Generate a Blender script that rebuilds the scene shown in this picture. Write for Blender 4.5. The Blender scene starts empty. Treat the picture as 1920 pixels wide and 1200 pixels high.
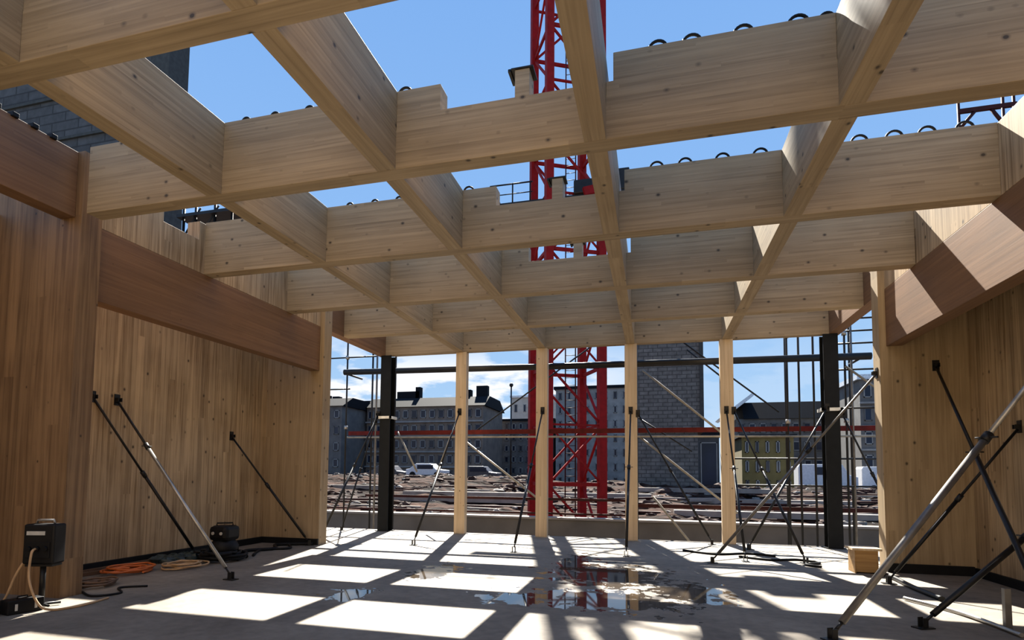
import bpy, bmesh, math, random
from mathutils import Vector, Matrix
SC = bpy.context.scene
COL = SC.collection
random.seed(7)

# ---------------------------------------------------------------- camera
F_PX, YAW, PIT, ROL = 1073.32, -0.26658, 0.06479, 0.00976
CXP, CYP = 932.0, 819.1
CAM = Vector((7.118, 0.0, 1.561))
fw = Vector((math.sin(YAW)*math.cos(PIT), math.cos(YAW)*math.cos(PIT), math.sin(PIT)))
rt = Vector((math.cos(YAW), -math.sin(YAW), 0))
up = rt.cross(fw)
r2 = rt*math.cos(ROL) + up*math.sin(ROL)
u2 = -rt*math.sin(ROL) + up*math.cos(ROL)
cd = bpy.data.cameras.new('camera')
cam = bpy.data.objects.new('camera', cd); COL.objects.link(cam)
cam.matrix_world = Matrix(((r2.x, u2.x, -fw.x, CAM.x), (r2.y, u2.y, -fw.y, CAM.y), (r2.z, u2.z, -fw.z, CAM.z), (0, 0, 0, 1)))
cd.sensor_width = 36; cd.lens = F_PX/1920*36
cd.shift_x = (960-CXP)/1920; cd.shift_y = (CYP-600)/1920
cd.clip_start = 0.05; cd.clip_end = 2000
SC.camera = cam

# ---------------------------------------------------------------- world, sun, exposure
SC.view_settings.view_transform = 'Standard'
SC.view_settings.look = 'None'
SC.view_settings.exposure = 0.0
SC.view_settings.gamma = 1.0
SC.view_settings.use_curve_mapping = False
W = bpy.data.worlds.new('sky'); SC.world = W; W.use_nodes = True
nt = W.node_tree; nt.nodes.clear()
def N(t, ty, **k):
    n = t.nodes.new(ty)
    for a, b in k.items(): setattr(n, a, b)
    return n
def ramp(t, src, stops):
    r = N(t, 'ShaderNodeValToRGB'); t.links.new(src, r.inputs[0])
    e = r.color_ramp.elements
    while len(e) < len(stops): e.new(0.5)
    for i, (p, c) in enumerate(stops):
        e[i].position = p; e[i].color = (c, c, c, 1) if isinstance(c, (int, float)) else (*c, 1)
    return r.outputs[0]
def math_(t, op, a, b=None, c=None):
    m = N(t, 'ShaderNodeMath', operation=op)
    for i, v in enumerate((a, b, c)):
        if v is None: continue
        if isinstance(v, (int, float)): m.inputs[i].default_value = v
        else: t.links.new(v, m.inputs[i])
    return m.outputs[0]
def mix(t, f, a, b, mode='MIX'):
    m = N(t, 'ShaderNodeMix', data_type='RGBA', blend_type=mode)
    if isinstance(f, (int, float)): m.inputs[0].default_value = f
    else: t.links.new(f, m.inputs[0])
    for i, v in ((6, a), (7, b)):
        if isinstance(v, tuple): m.inputs[i].default_value = (*v, 1)
        else: t.links.new(v, m.inputs[i])
    return m.outputs[2]
tc = N(nt, 'ShaderNodeTexCoord'); sx = N(nt, 'ShaderNodeSeparateXYZ'); nt.links.new(tc.outputs['Generated'], sx.inputs[0])
sky = ramp(nt, sx.outputs[2], [(0.0, (.60, .78, .97)), (0.12, (.42, .65, .94)), (0.35, (.29, .53, .93)), (0.8, (.19, .41, .86))])
mp = N(nt, 'ShaderNodeMapping'); mp.inputs['Scale'].default_value = (3.2, 3.2, 9.0); nt.links.new(tc.outputs['Generated'], mp.inputs[0])
cn = N(nt, 'ShaderNodeTexNoise'); cn.inputs['Scale'].default_value = 2.0; cn.inputs['Detail'].default_value = 8; cn.inputs['Roughness'].default_value = .55
nt.links.new(mp.outputs[0], cn.inputs[0])
cmask = ramp(nt, cn.outputs[0], [(.42, 0.0), (.50, 1.0)])
low = ramp(nt, sx.outputs[2], [(.0, 1.0), (.17, 1.0), (.235, 0.0)])
leftm = ramp(nt, math_(nt, 'ADD', math_(nt, 'MULTIPLY', sx.outputs[0], -1.0), .5), [(.45, .12), (.72, 1.0)])
cl = math_(nt, 'MULTIPLY', math_(nt, 'MULTIPLY', cmask, low), leftm)
skyc = mix(nt, cl, sky, (1.05, 1.06, 1.08))
bg = N(nt, 'ShaderNodeBackground'); bg.inputs[1].default_value = 1.0
wo = N(nt, 'ShaderNodeOutputWorld'); nt.links.new(skyc, bg.inputs[0]); nt.links.new(bg.outputs[0], wo.inputs[0])

SUN_DIR = Vector((-0.222, 0.985, 1.0)).normalized()      # towards the sun
sd = bpy.data.lights.new('sun', 'SUN'); sd.energy = 23.0; sd.color = (1.0, .95, .85); sd.angle = math.radians(.53)
sun = bpy.data.objects.new('sun', sd); COL.objects.link(sun)
sun.rotation_euler = SUN_DIR.to_track_quat('Z', 'Y').to_euler(); sun.location = (0, 20, 30)

# ---------------------------------------------------------------- materials
def newmat(name, rough=.7, metal=0.0, col=None):
    m = bpy.data.materials.new(name); m.use_nodes = True
    b = m.node_tree.nodes['Principled BSDF']
    b.inputs['Roughness'].default_value = rough; b.inputs['Metallic'].default_value = metal
    if col: b.inputs['Base Color'].default_value = (*col, 1)
    return m, m.node_tree, b
def paint(name, col, rough=.6, metal=0.0, var=.25, scale=6.0, spec=.5):
    m, t, b = newmat(name, rough, metal); b.inputs['Specular IOR Level'].default_value = spec
    c = N(t, 'ShaderNodeTexCoord'); n = N(t, 'ShaderNodeTexNoise'); n.inputs['Scale'].default_value = scale; n.inputs['Detail'].default_value = 5
    t.links.new(c.outputs['Object'], n.inputs[0])
    lo = tuple(x*(1-var) for x in col); hi = tuple(min(1, x*(1+var)) for x in col)
    t.links.new(ramp(t, n.outputs[0], [(.3, lo), (.7, hi)]), b.inputs['Base Color'])
    return m
def wood(name, light, dark, axis, lam_axis, lam=.045, blen=2.4, streak=22.0, knot=1.0, lamvar=.07, contrast=.6):
    """grain runs along axis, lamellas or boards stack along lam_axis"""
    m, t, b = newmat(name, .62)
    c = N(t, 'ShaderNodeTexCoord'); oi = N(t, 'ShaderNodeObjectInfo')
    off = N(t, 'ShaderNodeVectorMath', operation='MULTIPLY_ADD')
    cmb = N(t, 'ShaderNodeCombineXYZ')
    for i in range(3): t.links.new(oi.outputs['Random'], cmb.inputs[i])
    t.links.new(cmb.outputs[0], off.inputs[0]); off.inputs[1].default_value = (37, 19, 0.0); t.links.new(c.outputs['Object'], off.inputs[2])
    P = off.outputs[0]
    s = N(t, 'ShaderNodeSeparateXYZ'); t.links.new(P, s.inputs[0])
    along, across = s.outputs[axis], s.outputs[lam_axis]
    li = math_(t, 'FLOOR', math_(t, 'DIVIDE', across, lam))
    shift = math_(t, 'MULTIPLY', math_(t, 'FRACT', math_(t, 'MULTIPLY', li, .6180339)), blen)
    bi = math_(t, 'FLOOR', math_(t, 'DIVIDE', math_(t, 'ADD', along, shift), blen))
    wn = N(t, 'ShaderNodeTexWhiteNoise', noise_dimensions='2D'); cv = N(t, 'ShaderNodeCombineXYZ')
    t.links.new(li, cv.inputs[0]); t.links.new(bi, cv.inputs[1]); t.links.new(cv.outputs[0], wn.inputs['Vector'])
    # streaky grain
    sc = [streak]*3; sc[axis] = .55
    mp = N(t, 'ShaderNodeMapping'); mp.inputs['Scale'].default_value = sc
    addv = N(t, 'ShaderNodeVectorMath', operation='MULTIPLY_ADD'); t.links.new(wn.outputs['Color'], addv.inputs[0]); addv.inputs[1].default_value = (3, 3, 3); t.links.new(P, addv.inputs[2])
    t.links.new(addv.outputs[0], mp.inputs[0])
    n1 = N(t, 'ShaderNodeTexNoise'); n1.inputs['Scale'].default_value = 1.0; n1.inputs['Detail'].default_value = 5; n1.inputs['Roughness'].default_value = .6; n1.inputs['Distortion'].default_value = .6
    t.links.new(mp.outputs[0], n1.inputs[0])
    n2 = N(t, 'ShaderNodeTexNoise'); n2.inputs['Scale'].default_value = 1.3; n2.inputs['Detail'].default_value = 3; t.links.new(P, n2.inputs[0])
    g = math_(t, 'ADD', math_(t, 'MULTIPLY', n1.outputs[0], .75), math_(t, 'MULTIPLY', n2.outputs[0], .25))
    base = ramp(t, g, [(.5-contrast*.36, dark), (.5+contrast*.2, light)])
    v = math_(t, 'ADD', math_(t, 'MULTIPLY', wn.outputs[0], lamvar*2), 1-lamvar)
    cvv = N(t, 'ShaderNodeCombineXYZ')
    for i in range(3): t.links.new(v, cvv.inputs[i])
    base = mix(t, 1.0, base, cvv.outputs[0], 'MULTIPLY')
    # knots
    ks = [4.4]*3; ks[axis] = 3.4
    mk = N(t, 'ShaderNodeMapping'); mk.inputs['Scale'].default_value = ks; t.links.new(P, mk.inputs[0])
    vo = N(t, 'ShaderNodeTexVoronoi'); vo.inputs['Scale'].default_value = 1.0; t.links.new(mk.outputs[0], vo.inputs['Vector'])
    kd = math_(t, 'ADD', vo.outputs['Distance'], math_(t, 'MULTIPLY', n1.outputs[0], .03))
    kn = ramp(t, kd, [(.055*knot+.015, 1.0), (.085*knot+.015, .45), (.14*knot+.02, 0.0)])
    base = mix(t, kn, base, tuple(x*.28 for x in dark))
    t.links.new(base, b.inputs['Base Color'])
    bp = N(t, 'ShaderNodeBump'); bp.inputs['Strength'].default_value = .12; bp.inputs['Distance'].default_value = .01
    t.links.new(n1.outputs[0], bp.inputs['Height']); t.links.new(bp.outputs[0], b.inputs['Normal'])
    return m
SPR_L, SPR_D = (.385, .29, .175), (.205, .145, .078)
M = {}
M['beam_x'] = wood('spruce_glulam_crossways', SPR_L, SPR_D, 0, 2)
M['beam_y'] = wood('spruce_glulam_lengthways', SPR_L, SPR_D, 1, 2)
M['post'] = wood('spruce_post', (.62, .48, .31), (.44, .31, .18), 2, 0, lam=.05, knot=.7)
M['clt'] = wood('spruce_wall_panel', (.42, .305, .18), (.17, .105, .048), 2, 1, lam=.14, blen=7.0, streak=20, knot=1.0, lamvar=.13, contrast=.42)
M['clt_shaded'] = wood('shaded_wall_panel', (.42, .25, .12), (.20, .105, .045), 2, 1, lam=.16, blen=7.0, streak=16, knot=.6, lamvar=.13, contrast=.6)  # browner copy of the wall panel, shade put into the colour
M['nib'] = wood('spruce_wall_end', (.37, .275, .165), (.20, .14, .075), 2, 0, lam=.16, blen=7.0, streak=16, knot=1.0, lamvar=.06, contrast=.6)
M['nib_shaded'] = wood('shaded_wall_end', (.26, .155, .075), (.115, .06, .025), 2, 0, lam=.16, blen=7.0, streak=18, knot=.6, lamvar=.14, contrast=.42)  # same pine as the pale wall ends, its shade painted in as brown
M['brown'] = wood('brown_beech_beam', (.20, .105, .05), (.12, .058, .026), 1, 2, lam=.05, blen=9, streak=18, knot=.35, lamvar=.08)
M['brown_v'] = wood('brown_beech_column', (.27, .15, .085), (.16, .08, .04), 2, 1, lam=.06, blen=9, streak=18, knot=.35, lamvar=.12)
M['crate'] = wood('old_crate_boards', (.45, .27, .10), (.25, .13, .04), 0, 2, lam=.1, blen=2, streak=18, knot=.6)
M['black_steel'] = paint('black_painted_steel', (.006, .007, .008), .55, .0, spec=.15)
M['prop_dark'] = paint('dark_prop_steel', (.012, .012, .013), .42, .2, spec=.3)
M['zinc'] = paint('galvanised_steel', (.36, .35, .33), .38, .75)
M['zinc_dull'] = paint('dull_galvanised_tube', (.15, .14, .13), .4, .5)
M['pale_tube'] = paint('pale_scaffold_tube', (.26, .235, .19), .5, .2)
M['red'] = paint('red_crane_paint', (.20, .006, .007), .7, .0, var=.18, spec=.15)
M['red_rail'] = paint('red_guard_rail', (.085, .005, .004), .6, spec=.2)
M['dark_red'] = paint('dark_red_rail', (.03, .005, .005), .6, spec=.2)
M['rubber'] = paint('black_rubber', (.006, .006, .007), .6, spec=.2)
M['plastic'] = paint('black_plastic_case', (.006, .006, .007), .5, spec=.2)
M['label'] = paint('grey_label', (.42, .41, .38), .6)
M['cable_tan'] = paint('tan_cable', (.45, .28, .14), .55)
M['orange'] = paint('orange_cable', (.52, .12, .02), .55)
M['tarp'] = paint('dark_green_sheet', (.03, .045, .045), .5, var=.5, scale=9)
M['batten'] = paint('dark_battens', (.10, .055, .03), .7)
M['white_clamp'] = paint('pale_bracket', (.7, .68, .6), .5)
M['concrete'] = paint('grey_concrete', (.12, .105, .09), .85, var=.2, scale=1.2)
M['screed'] = paint('pale_screed', (.50, .46, .38), .8)
M['glass'] = paint('dark_window_glass', (.006, .012, .03), .3, .0, var=.6, scale=.3, spec=.3)
def facade(name, a, b_, h=.6, rough=.85):
    m, t, b = newmat(name, rough)
    c = N(t, 'ShaderNodeTexCoord'); n = N(t, 'ShaderNodeTexNoise'); n.inputs['Scale'].default_value = .9; n.inputs['Detail'].default_value = 6
    t.links.new(c.outputs['Object'], n.inputs[0])
    t.links.new(ramp(t, n.outputs[0], [(.3, a), (.7, b_)]), b.inputs['Base Color']); return m
def shutter(name, a, b_, sz, sh):
    """board-marked or blockwork concrete: courses with joints"""
    m, t, b = newmat(name, .9)
    c = N(t, 'ShaderNodeTexCoord'); s = N(t, 'ShaderNodeSeparateXYZ'); t.links.new(c.outputs['Object'], s.inputs[0])
    cb = N(t, 'ShaderNodeCombineXYZ'); t.links.new(math_(t, 'ADD', s.outputs[0], s.outputs[1]), cb.inputs[0]); t.links.new(s.outputs[2], cb.inputs[1])
    br = N(t, 'ShaderNodeTexBrick'); br.inputs['Scale'].default_value = 1.0; br.inputs['Brick Width'].default_value = sz; br.inputs['Row Height'].default_value = sh
    br.inputs['Mortar Size'].default_value = .035; br.inputs['Color1'].default_value = (*a, 1); br.inputs['Color2'].default_value = (*b_, 1); br.inputs['Mortar'].default_value = (*[x*.55 for x in a], 1)
    t.links.new(cb.outputs[0], br.inputs['Vector'])
    n = N(t, 'ShaderNodeTexNoise'); n.inputs['Scale'].default_value = 2.5; n.inputs['Detail'].default_value = 6; t.links.new(c.outputs['Object'], n.inputs[0])
    t.links.new(mix(t, .8, br.outputs[0], ramp(t, n.outputs[0], [(.3, .45), (.7, 1.0)]), 'MULTIPLY'), b.inputs['Base Color']); return m
M['tower_l'] = shutter('grey_shuttered_concrete', (.060, .063, .068), (.085, .089, .095), 1.5, .42)
M['tower_dark'] = paint('dark_cladding', (.035, .037, .035), .8)
M['tower_r'] = shutter('grey_stone_courses', (.14, .132, .122), (.18, .17, .158), .7, .30)
M['b_grey'] = facade('grey_render', (.075, .072, .073), (.13, .125, .12))
M['b_dark'] = facade('dark_grey_render', (.035, .038, .042), (.06, .062, .068))
M['b_tan'] = facade('tan_stone', (.10, .085, .075), (.19, .15, .12))
M['b_pale'] = facade('pale_render', (.34, .31, .27), (.46, .42, .38))
M['b_white'] = facade('whitish_render', (.17, .17, .17), (.28, .28, .27))
M['b_yellow'] = facade('yellow_render', (.11, .085, .025), (.17, .13, .045))
M['roof'] = paint('dark_slate_roof', (.008, .009, .012), .8, spec=.1)
M['roof_pale'] = paint('pale_metal_roof', (.55, .58, .62), .35, .3)
M['van_white'] = paint('white_van_paint', (.62, .63, .65), .3, var=.1)
M['car_dark'] = paint('dark_car_paint', (.05, .05, .06), .3)
M['pile_white'] = paint('pale_rubble', (.20, .18, .16), .85, var=.3, scale=3)
M['pile_brown'] = paint('red_brown_rubble', (.045, .019, .012), .9, var=.35, scale=3)
M['plank'] = paint('pale_planks', (.24, .21, .185), .8, var=.2, scale=2)
M['leaf'] = paint('dark_foliage', (.04, .06, .03), .8, var=.5)

# concrete floor with wet patches
m, t, b = newmat('concrete_floor', .75); M['floor'] = m
c = N(t, 'ShaderNodeTexCoord'); s = N(t, 'ShaderNodeSeparateXYZ'); t.links.new(c.outputs['Object'], s.inputs[0])
n1 = N(t, 'ShaderNodeTexNoise'); n1.inputs['Scale'].default_value = 1.1; n1.inputs['Detail'].default_value = 8; n1.inputs['Roughness'].default_value = .6; t.links.new(c.outputs['Object'], n1.inputs[0])
n2 = N(t, 'ShaderNodeTexNoise'); n2.inputs['Scale'].default_value = 9; n2.inputs['Detail'].default_value = 6; t.links.new(c.outputs['Object'], n2.inputs[0])
gcol = ramp(t, math_(t, 'ADD', math_(t, 'MULTIPLY', n1.outputs[0], .65), math_(t, 'MULTIPLY', n2.outputs[0], .35)), [(.34, (.115, .093, .07)), (.5, (.18, .15, .115)), (.66, (.24, .205, .16))])
wet = None
for (px_, py_, rx, ry) in ((3.35, 6.75, .32, .5), (3.75, 8.7, .4, .95), (5.45, 7.15, .6, .42), (6.5, 7.4, 1.25, .75), (6.4, 9.2, 1.1, 1.35), (7.55, 8.2, .6, .9), (5.75, 10.2, .35, 1.5)):
    dx = math_(t, 'DIVIDE', math_(t, 'SUBTRACT', s.outputs[0], px_), rx); dy = math_(t, 'DIVIDE', math_(t, 'SUBTRACT', s.outputs[1], py_), ry)
    d = math_(t, 'SUBTRACT', 1.0, math_(t, 'SQRT', math_(t, 'ADD', math_(t, 'MULTIPLY', dx, dx), math_(t, 'MULTIPLY', dy, dy))))
    wet = d if wet is None else math_(t, 'MAXIMUM', wet, d)
wn_ = N(t, 'ShaderNodeTexNoise'); wn_.inputs['Scale'].default_value = 4.0; wn_.inputs['Detail'].default_value = 8; wn_.inputs['Roughness'].default_value = .62; t.links.new(c.outputs['Object'], wn_.inputs[0])
wm = ramp(t, math_(t, 'ADD', wet, math_(t, 'MULTIPLY', math_(t, 'SUBTRACT', wn_.outputs[0], .55), 3.6)), [(.02, 0.0), (.10, 1.0)])
t.links.new(mix(t, wm, gcol, mix(t, 1.0, gcol, (.36, .33, .31), 'MULTIPLY')), b.inputs['Base Color'])
t.links.new(ramp(t, wm, [(0, .72), (1, .035)]), b.inputs['Roughness'])
bp = N(t, 'ShaderNodeBump'); bp.inputs['Distance'].default_value = .01
t.links.new(math_(t, 'MULTIPLY', math_(t, 'SUBTRACT', 1.0, wm), .35), bp.inputs['Strength']); t.links.new(n2.outputs[0], bp.inputs['Height']); t.links.new(bp.outputs[0], b.inputs['Normal'])
# soil
m, t, b = newmat('red_brown_soil', .95); M['soil'] = m
c = N(t, 'ShaderNodeTexCoord'); mp = N(t, 'ShaderNodeMapping'); mp.inputs['Scale'].default_value = (.45, .8, 1); t.links.new(c.outputs['Object'], mp.inputs[0])
n1 = N(t, 'ShaderNodeTexNoise'); n1.inputs['Scale'].default_value = 1.1; n1.inputs['Detail'].default_value = 10; n1.inputs['Roughness'].default_value = .7; t.links.new(mp.outputs[0], n1.inputs[0])
t.links.new(ramp(t, n1.outputs[0], [(.40, (.004, .002, .0015)), (.49, (.020, .008, .005)), (.56, (.042, .018, .011)), (.66, (.085, .045, .03)), (.72, (.20, .16, .13))]), b.inputs['Base Color'])
b.inputs['Specular IOR Level'].default_value = .1
bp = N(t, 'ShaderNodeBump'); bp.inputs['Strength'].default_value = 1.0; bp.inputs['Distance'].default_value = .35
n3 = N(t, 'ShaderNodeTexNoise'); n3.inputs['Scale'].default_value = 2.2; n3.inputs['Detail'].default_value = 8; t.links.new(mp.outputs[0], n3.inputs[0])
t.links.new(n3.outputs[0], bp.inputs['Height']); t.links.new(bp.outputs[0], b.inputs['Normal'])

# ---------------------------------------------------------------- geometry helpers
class MB:
    def __init__(s): s.v = []; s.f = []; s.sm = []
    def quadbox(s, P, sm=False):
        n = len(s.v); s.v += [tuple(p) for p in P]
        for f in ((0, 3, 2, 1), (4, 5, 6, 7), (0, 1, 5, 4), (1, 2, 6, 5), (2, 3, 7, 6), (3, 0, 4, 7)): s.f.append(tuple(n+i for i in f)); s.sm.append(sm)
        return s
    def box(s, x0, x1, y0, y1, z0, z1):
        return s.quadbox([(x0, y0, z0), (x1, y0, z0), (x1, y1, z0), (x0, y1, z0), (x0, y0, z1), (x1, y0, z1), (x1, y1, z1), (x0, y1, z1)])
    def obox(s, c, ax, ay, az):
        c, ax, ay, az = map(Vector, (c, ax, ay, az))
        return s.quadbox([c-ax-ay-az, c+ax-ay-az, c+ax+ay-az, c-ax+ay-az, c-ax-ay+az, c+ax-ay+az, c+ax+ay+az, c-ax+ay+az])
    def bar(s, a, b, w, h=None, upv=(0, 0, 1)):
        a, b = Vector(a), Vector(b); d = (b-a); L = d.length; d.normalize(); h = h or w
        side = d.cross(Vector(upv))
        if side.length < 1e-3: side = d.cross(Vector((0, 1, 0)))
        side.normalize(); u = side.cross(d)
        return s.obox((a+b)/2, d*L/2, side*w/2, u*h/2)
    def tube(s, pts, r, n=10, caps=True, r_end=None):
        pts = [Vector(p) for p in pts]; base = len(s.v); prev = None; k = len(pts)
        for i, p in enumerate(pts):
            d = (pts[min(i+1, k-1)]-pts[max(i-1, 0)]).normalized()
            if prev is None:
                a = d.cross(Vector((0, 0, 1)))
                if a.length < 1e-3: a = d.cross(Vector((0, 1, 0)))
            else: a = prev - d*prev.dot(d)
            a.normalize(); prev = a; bb = d.cross(a)
            rr = r if r_end is None else r+(r_end-r)*i/(k-1)
            for j in range(n):
                th = 2*math.pi*j/n; s.v.append(tuple(p+a*rr*math.cos(th)+bb*rr*math.sin(th)))
        for i in range(k-1):
            for j in range(n):
                q = base+i*n; s.f.append((q+j, q+(j+1) % n, q+n+(j+1) % n, q+n+j)); s.sm.append(True)
        if caps:
            s.f.append(tuple(base+j for j in range(n-1, -1, -1))); s.sm.append(False)
            s.f.append(tuple(base+(k-1)*n+j for j in range(n))); s.sm.append(False)
        return s
    def prism(s, poly, axis, a0, a1):
        """poly: 2D points in the plane of the other two axes (in axis order), extruded along axis"""
        n = len(s.v); k = len(poly)
        def P(p, a):
            if axis == 0: return (a, p[0], p[1])
            if axis == 1: return (p[0], a, p[1])
            return (p[0], p[1], a)
        s.v += [P(p, a0) for p in poly]+[P(p, a1) for p in poly]
        s.f.append(tuple(n+i for i in range(k))); s.sm.append(False)
        s.f.append(tuple(n+k+i for i in range(k-1, -1, -1))); s.sm.append(False)
        for i in range(k):
            j = (i+1) % k; s.f.append((n+j, n+i, n+k+i, n+k+j)); s.sm.append(False)
        return s
    def sphere(s, c, r, n=10, m_=6, sq=(1, 1, 1), jit=0.0):
        base = len(s.v); c = Vector(c)
        for i in range(m_+1):
            th = math.pi*i/m_
            for j in range(n):
                ph = 2*math.pi*j/n; k = 1+random.uniform(-jit, jit)
                s.v.append((c.x+r*sq[0]*k*math.sin(th)*math.cos(ph), c.y+r*sq[1]*k*math.sin(th)*math.sin(ph), c.z+r*sq[2]*k*math.cos(th)))
        for i in range(m_):
            for j in range(n):
                q = base+i*n; s.f.append((q+j, q+n+j, q+n+(j+1) % n, q+(j+1) % n)); s.sm.append(jit == 0)
        return s
    def build(s, name, mat, parent=None, origin=None, bevel=0.0):
        o0 = Vector(origin) if origin is not None else (Vector((0, 0, 0)) if parent is None else Vector(parent.location))
        me = bpy.data.meshes.new(name)
        me.from_pydata([tuple(Vector(p)-o0) for p in s.v], [], s.f)
        bm = bmesh.new(); bm.from_mesh(me)
        for i, f in enumerate(bm.faces): f.smooth = s.sm[i]
        bmesh.ops.recalc_face_normals(bm, faces=bm.faces); bm.to_mesh(me); bm.free()
        me.materials.append(M[mat] if isinstance(mat, str) else mat)
        o = bpy.data.objects.new(name, me); COL.objects.link(o)
        if parent is None: o.location = o0
        else:
            o.parent = parent
            if origin is not None:      # a sub-part of a mesh part that sits at its thing's origin
                pass
        if bevel:
            md = o.modifiers.new('edge', 'BEVEL'); md.width = bevel; md.segments = 2; md.limit_method = 'ANGLE'
        return o
def tag(o, label=None, cat=None, group=None, kind=None):
    if label: o['label'] = label
    if cat: o['category'] = cat
    if group: o['group'] = group
    if kind: o['kind'] = kind
    return o
def thing(name, loc, label, cat, group=None):
    o = bpy.data.objects.new(name, None); COL.objects.link(o); o.location = loc; o.empty_display_size = .2
    return tag(o, label, cat, group)
def sub(mb, name, mat, thing_, part, bevel=0.0):
    """mesh under a part whose own mesh sits at the thing's origin"""
    o = mb.build(name, mat, None, origin=thing_.location, bevel=bevel); o.location = (0, 0, 0); o.parent = part
    return o
def struct(o, label=None):
    o['kind'] = 'structure'
    if label: o['label'] = label
    return o

# ---------------------------------------------------------------- dimensions (metres)
BAY = 2.2; HW = .1055
ROW = [3.28+2.2*i for i in range(6)]          # cross beams
ZB, ZT, ZN = 4.774, 5.634, 5.35               # underside, top, notch level
XL, XR = .10, 10.90                           # wall faces
YF = ROW[5]

# ---------------------------------------------------------------- setting
mb = MB().box(-2.2, 13.4, -4, 14.55, -.25, 0)
struct(mb.build('floor', 'floor'), 'grey concrete floor slab with puddles')
# left side: a nib wall facing the camera, toned brown for its shade, a deep recess behind it, a pale nib wall at its far end
XT = .15                                        # how far the nib walls reach in from the left (mirrored on the right)
def nib(name, mat, x0, x1, y0, y1, lab):
    struct(MB().box(x0, x1, y0, y1, 0, 5.63).build(name, mat, origin=((x0+x1)/2, (y0+y1)/2, 0)), lab)
nib('wall_left_near', 'nib_shaded', -3.0, XT, 5.42, 5.70, 'timber wall end nearest on the left, toned brown for its shade')
nib('wall_left_far', 'nib', -1.5, XT, 11.0, 11.30, 'pale timber wall end at the far end of the left recess')
nib('wall_right_far', 'nib', 11-XT, 12.4, 11.0, 11.30, 'pale timber wall end at the far end of the right recess')
struct(MB().box(-1.5, -1.27, 5.70, 11.0, 0, 4.95).build('wall_left', 'clt', origin=(-1.27, 8, 0)), 'pale timber wall at the back of the left recess')
struct(MB().box(12.12, 12.35, -4, 11.0, 0, 4.95).build('wall_right', 'clt', origin=(12.12, 5, 0)), 'pale timber wall at the back of the right recess')
struct(MB().box(-3.0, 12.4, -4.25, -4.0, 0, 5.63).build('wall_back_added', 'nib', origin=(5, -4, 0)), 'unseen timber wall added behind the viewpoint to block sky light')  # out of view, added to keep sky light from behind out
struct(MB().box(-1.5, -1.27, -4, 5.42, 0, 4.95).build('wall_left_rear_added', 'clt', origin=(-1.27, 1, 0)), 'unseen timber wall added along the near left recess')  # unseen side wall, added with the back wall against sky light
struct(MB().box(11.19, 12.12, -1, 11.0, 4.80, 4.95).build('ceiling_right', 'clt'), 'timber slab over the right recess')
struct(MB().box(-1.27, -1.22, 5.70, 11.0, 0, .13).box(-1.22, XT, 10.95, 11.0, 0, .13).build('trim_1', 'rubber'), 'black strip at the foot of the left recess')
struct(MB().box(12.07, 12.12, -1, 11.0, 0, .13).box(11-XT, 12.07, 10.95, 11.0, 0, .15).build('trim_2', 'rubber'), 'black strip at the foot of the right recess')

# ---------------------------------------------------------------- timber grid
ZM = (ZB+ZT)/2
def halfnotch_top(xs, lo, hi, notches=()):
    """outline of a cross beam: full depth, upper half cut away where the long beams sit"""
    cuts = [(x-HW, x+HW, ZM) for x in xs]
    top = []
    ev = sorted(cuts+list(notches))
    poly = [(lo, ZB), (hi, ZB)]
    ups = [(lo, ZT)]
    for a, b_, z in ev:
        ups += [(a, ups[-1][1]), (a, z), (b_, z), (b_, ZT)]
    ups.append((hi, ZT))
    return poly, ups
XA = [2.2, 4.4, 6.6, 8.8]
def cross_outline(lo, hi, notched):
    def top(x):
        for xa in XA:
            if abs(x-xa) < HW-1e-6: return ZM
        if notched and 5.0 < x < 6.775 and not (5.80 < x < 5.95): return ZN
        return ZT
    br = sorted(set([lo, hi]+[xa+s_*HW for xa in XA for s_ in (-1, 1)]+([5.0, 5.80, 5.95, 6.775] if notched else [])))
    pts = [(lo, ZB), (hi, ZB)]
    for i in range(len(br)-1, 0, -1):
        z = top((br[i]+br[i-1])/2); pts += [(br[i], z), (br[i-1], z)]
    out = []
    for p in pts:
        if not out or (abs(out[-1][0]-p[0])+abs(out[-1][1]-p[1])) > 1e-6: out.append(p)
    return out
row_lab = ['pale timber cross beam nearest overhead, crossing the top left corner',
           'second pale cross beam from the camera, with a wide notch in its top edge and open sky above',
           'third pale cross beam from the camera, notched on top in front of the crane platform',
           'fourth pale cross beam from the camera, with only a slit of crane showing above it',
           'fifth pale cross beam from the camera, one bay before the facade posts',
           'furthest pale cross beam, resting on the four timber facade posts']
G_BEAM = 'cross beams of the timber roof grid'
for i, y in enumerate(ROW):
    lo, hi = .051, 10.949
    if i == 1: lo = .285
    mb = MB().prism(cross_outline(lo, hi, i in (1, 2, 3)), 1, y-HW, y+HW)
    tag(mb.build('cross_beam', 'beam_x', origin=(0, y, ZB), bevel=.004), row_lab[i], 'beam', G_BEAM)
col_lab = ['long timber beam on the left, running to the leftmost facade post',
           'long timber beam running back to the facade post left of the crane',
           'long timber beam crossing in front of the red crane mast to the post right of it',
           'long timber beam on the right with sunlit upper faces, running to the rightmost facade post']
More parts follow.
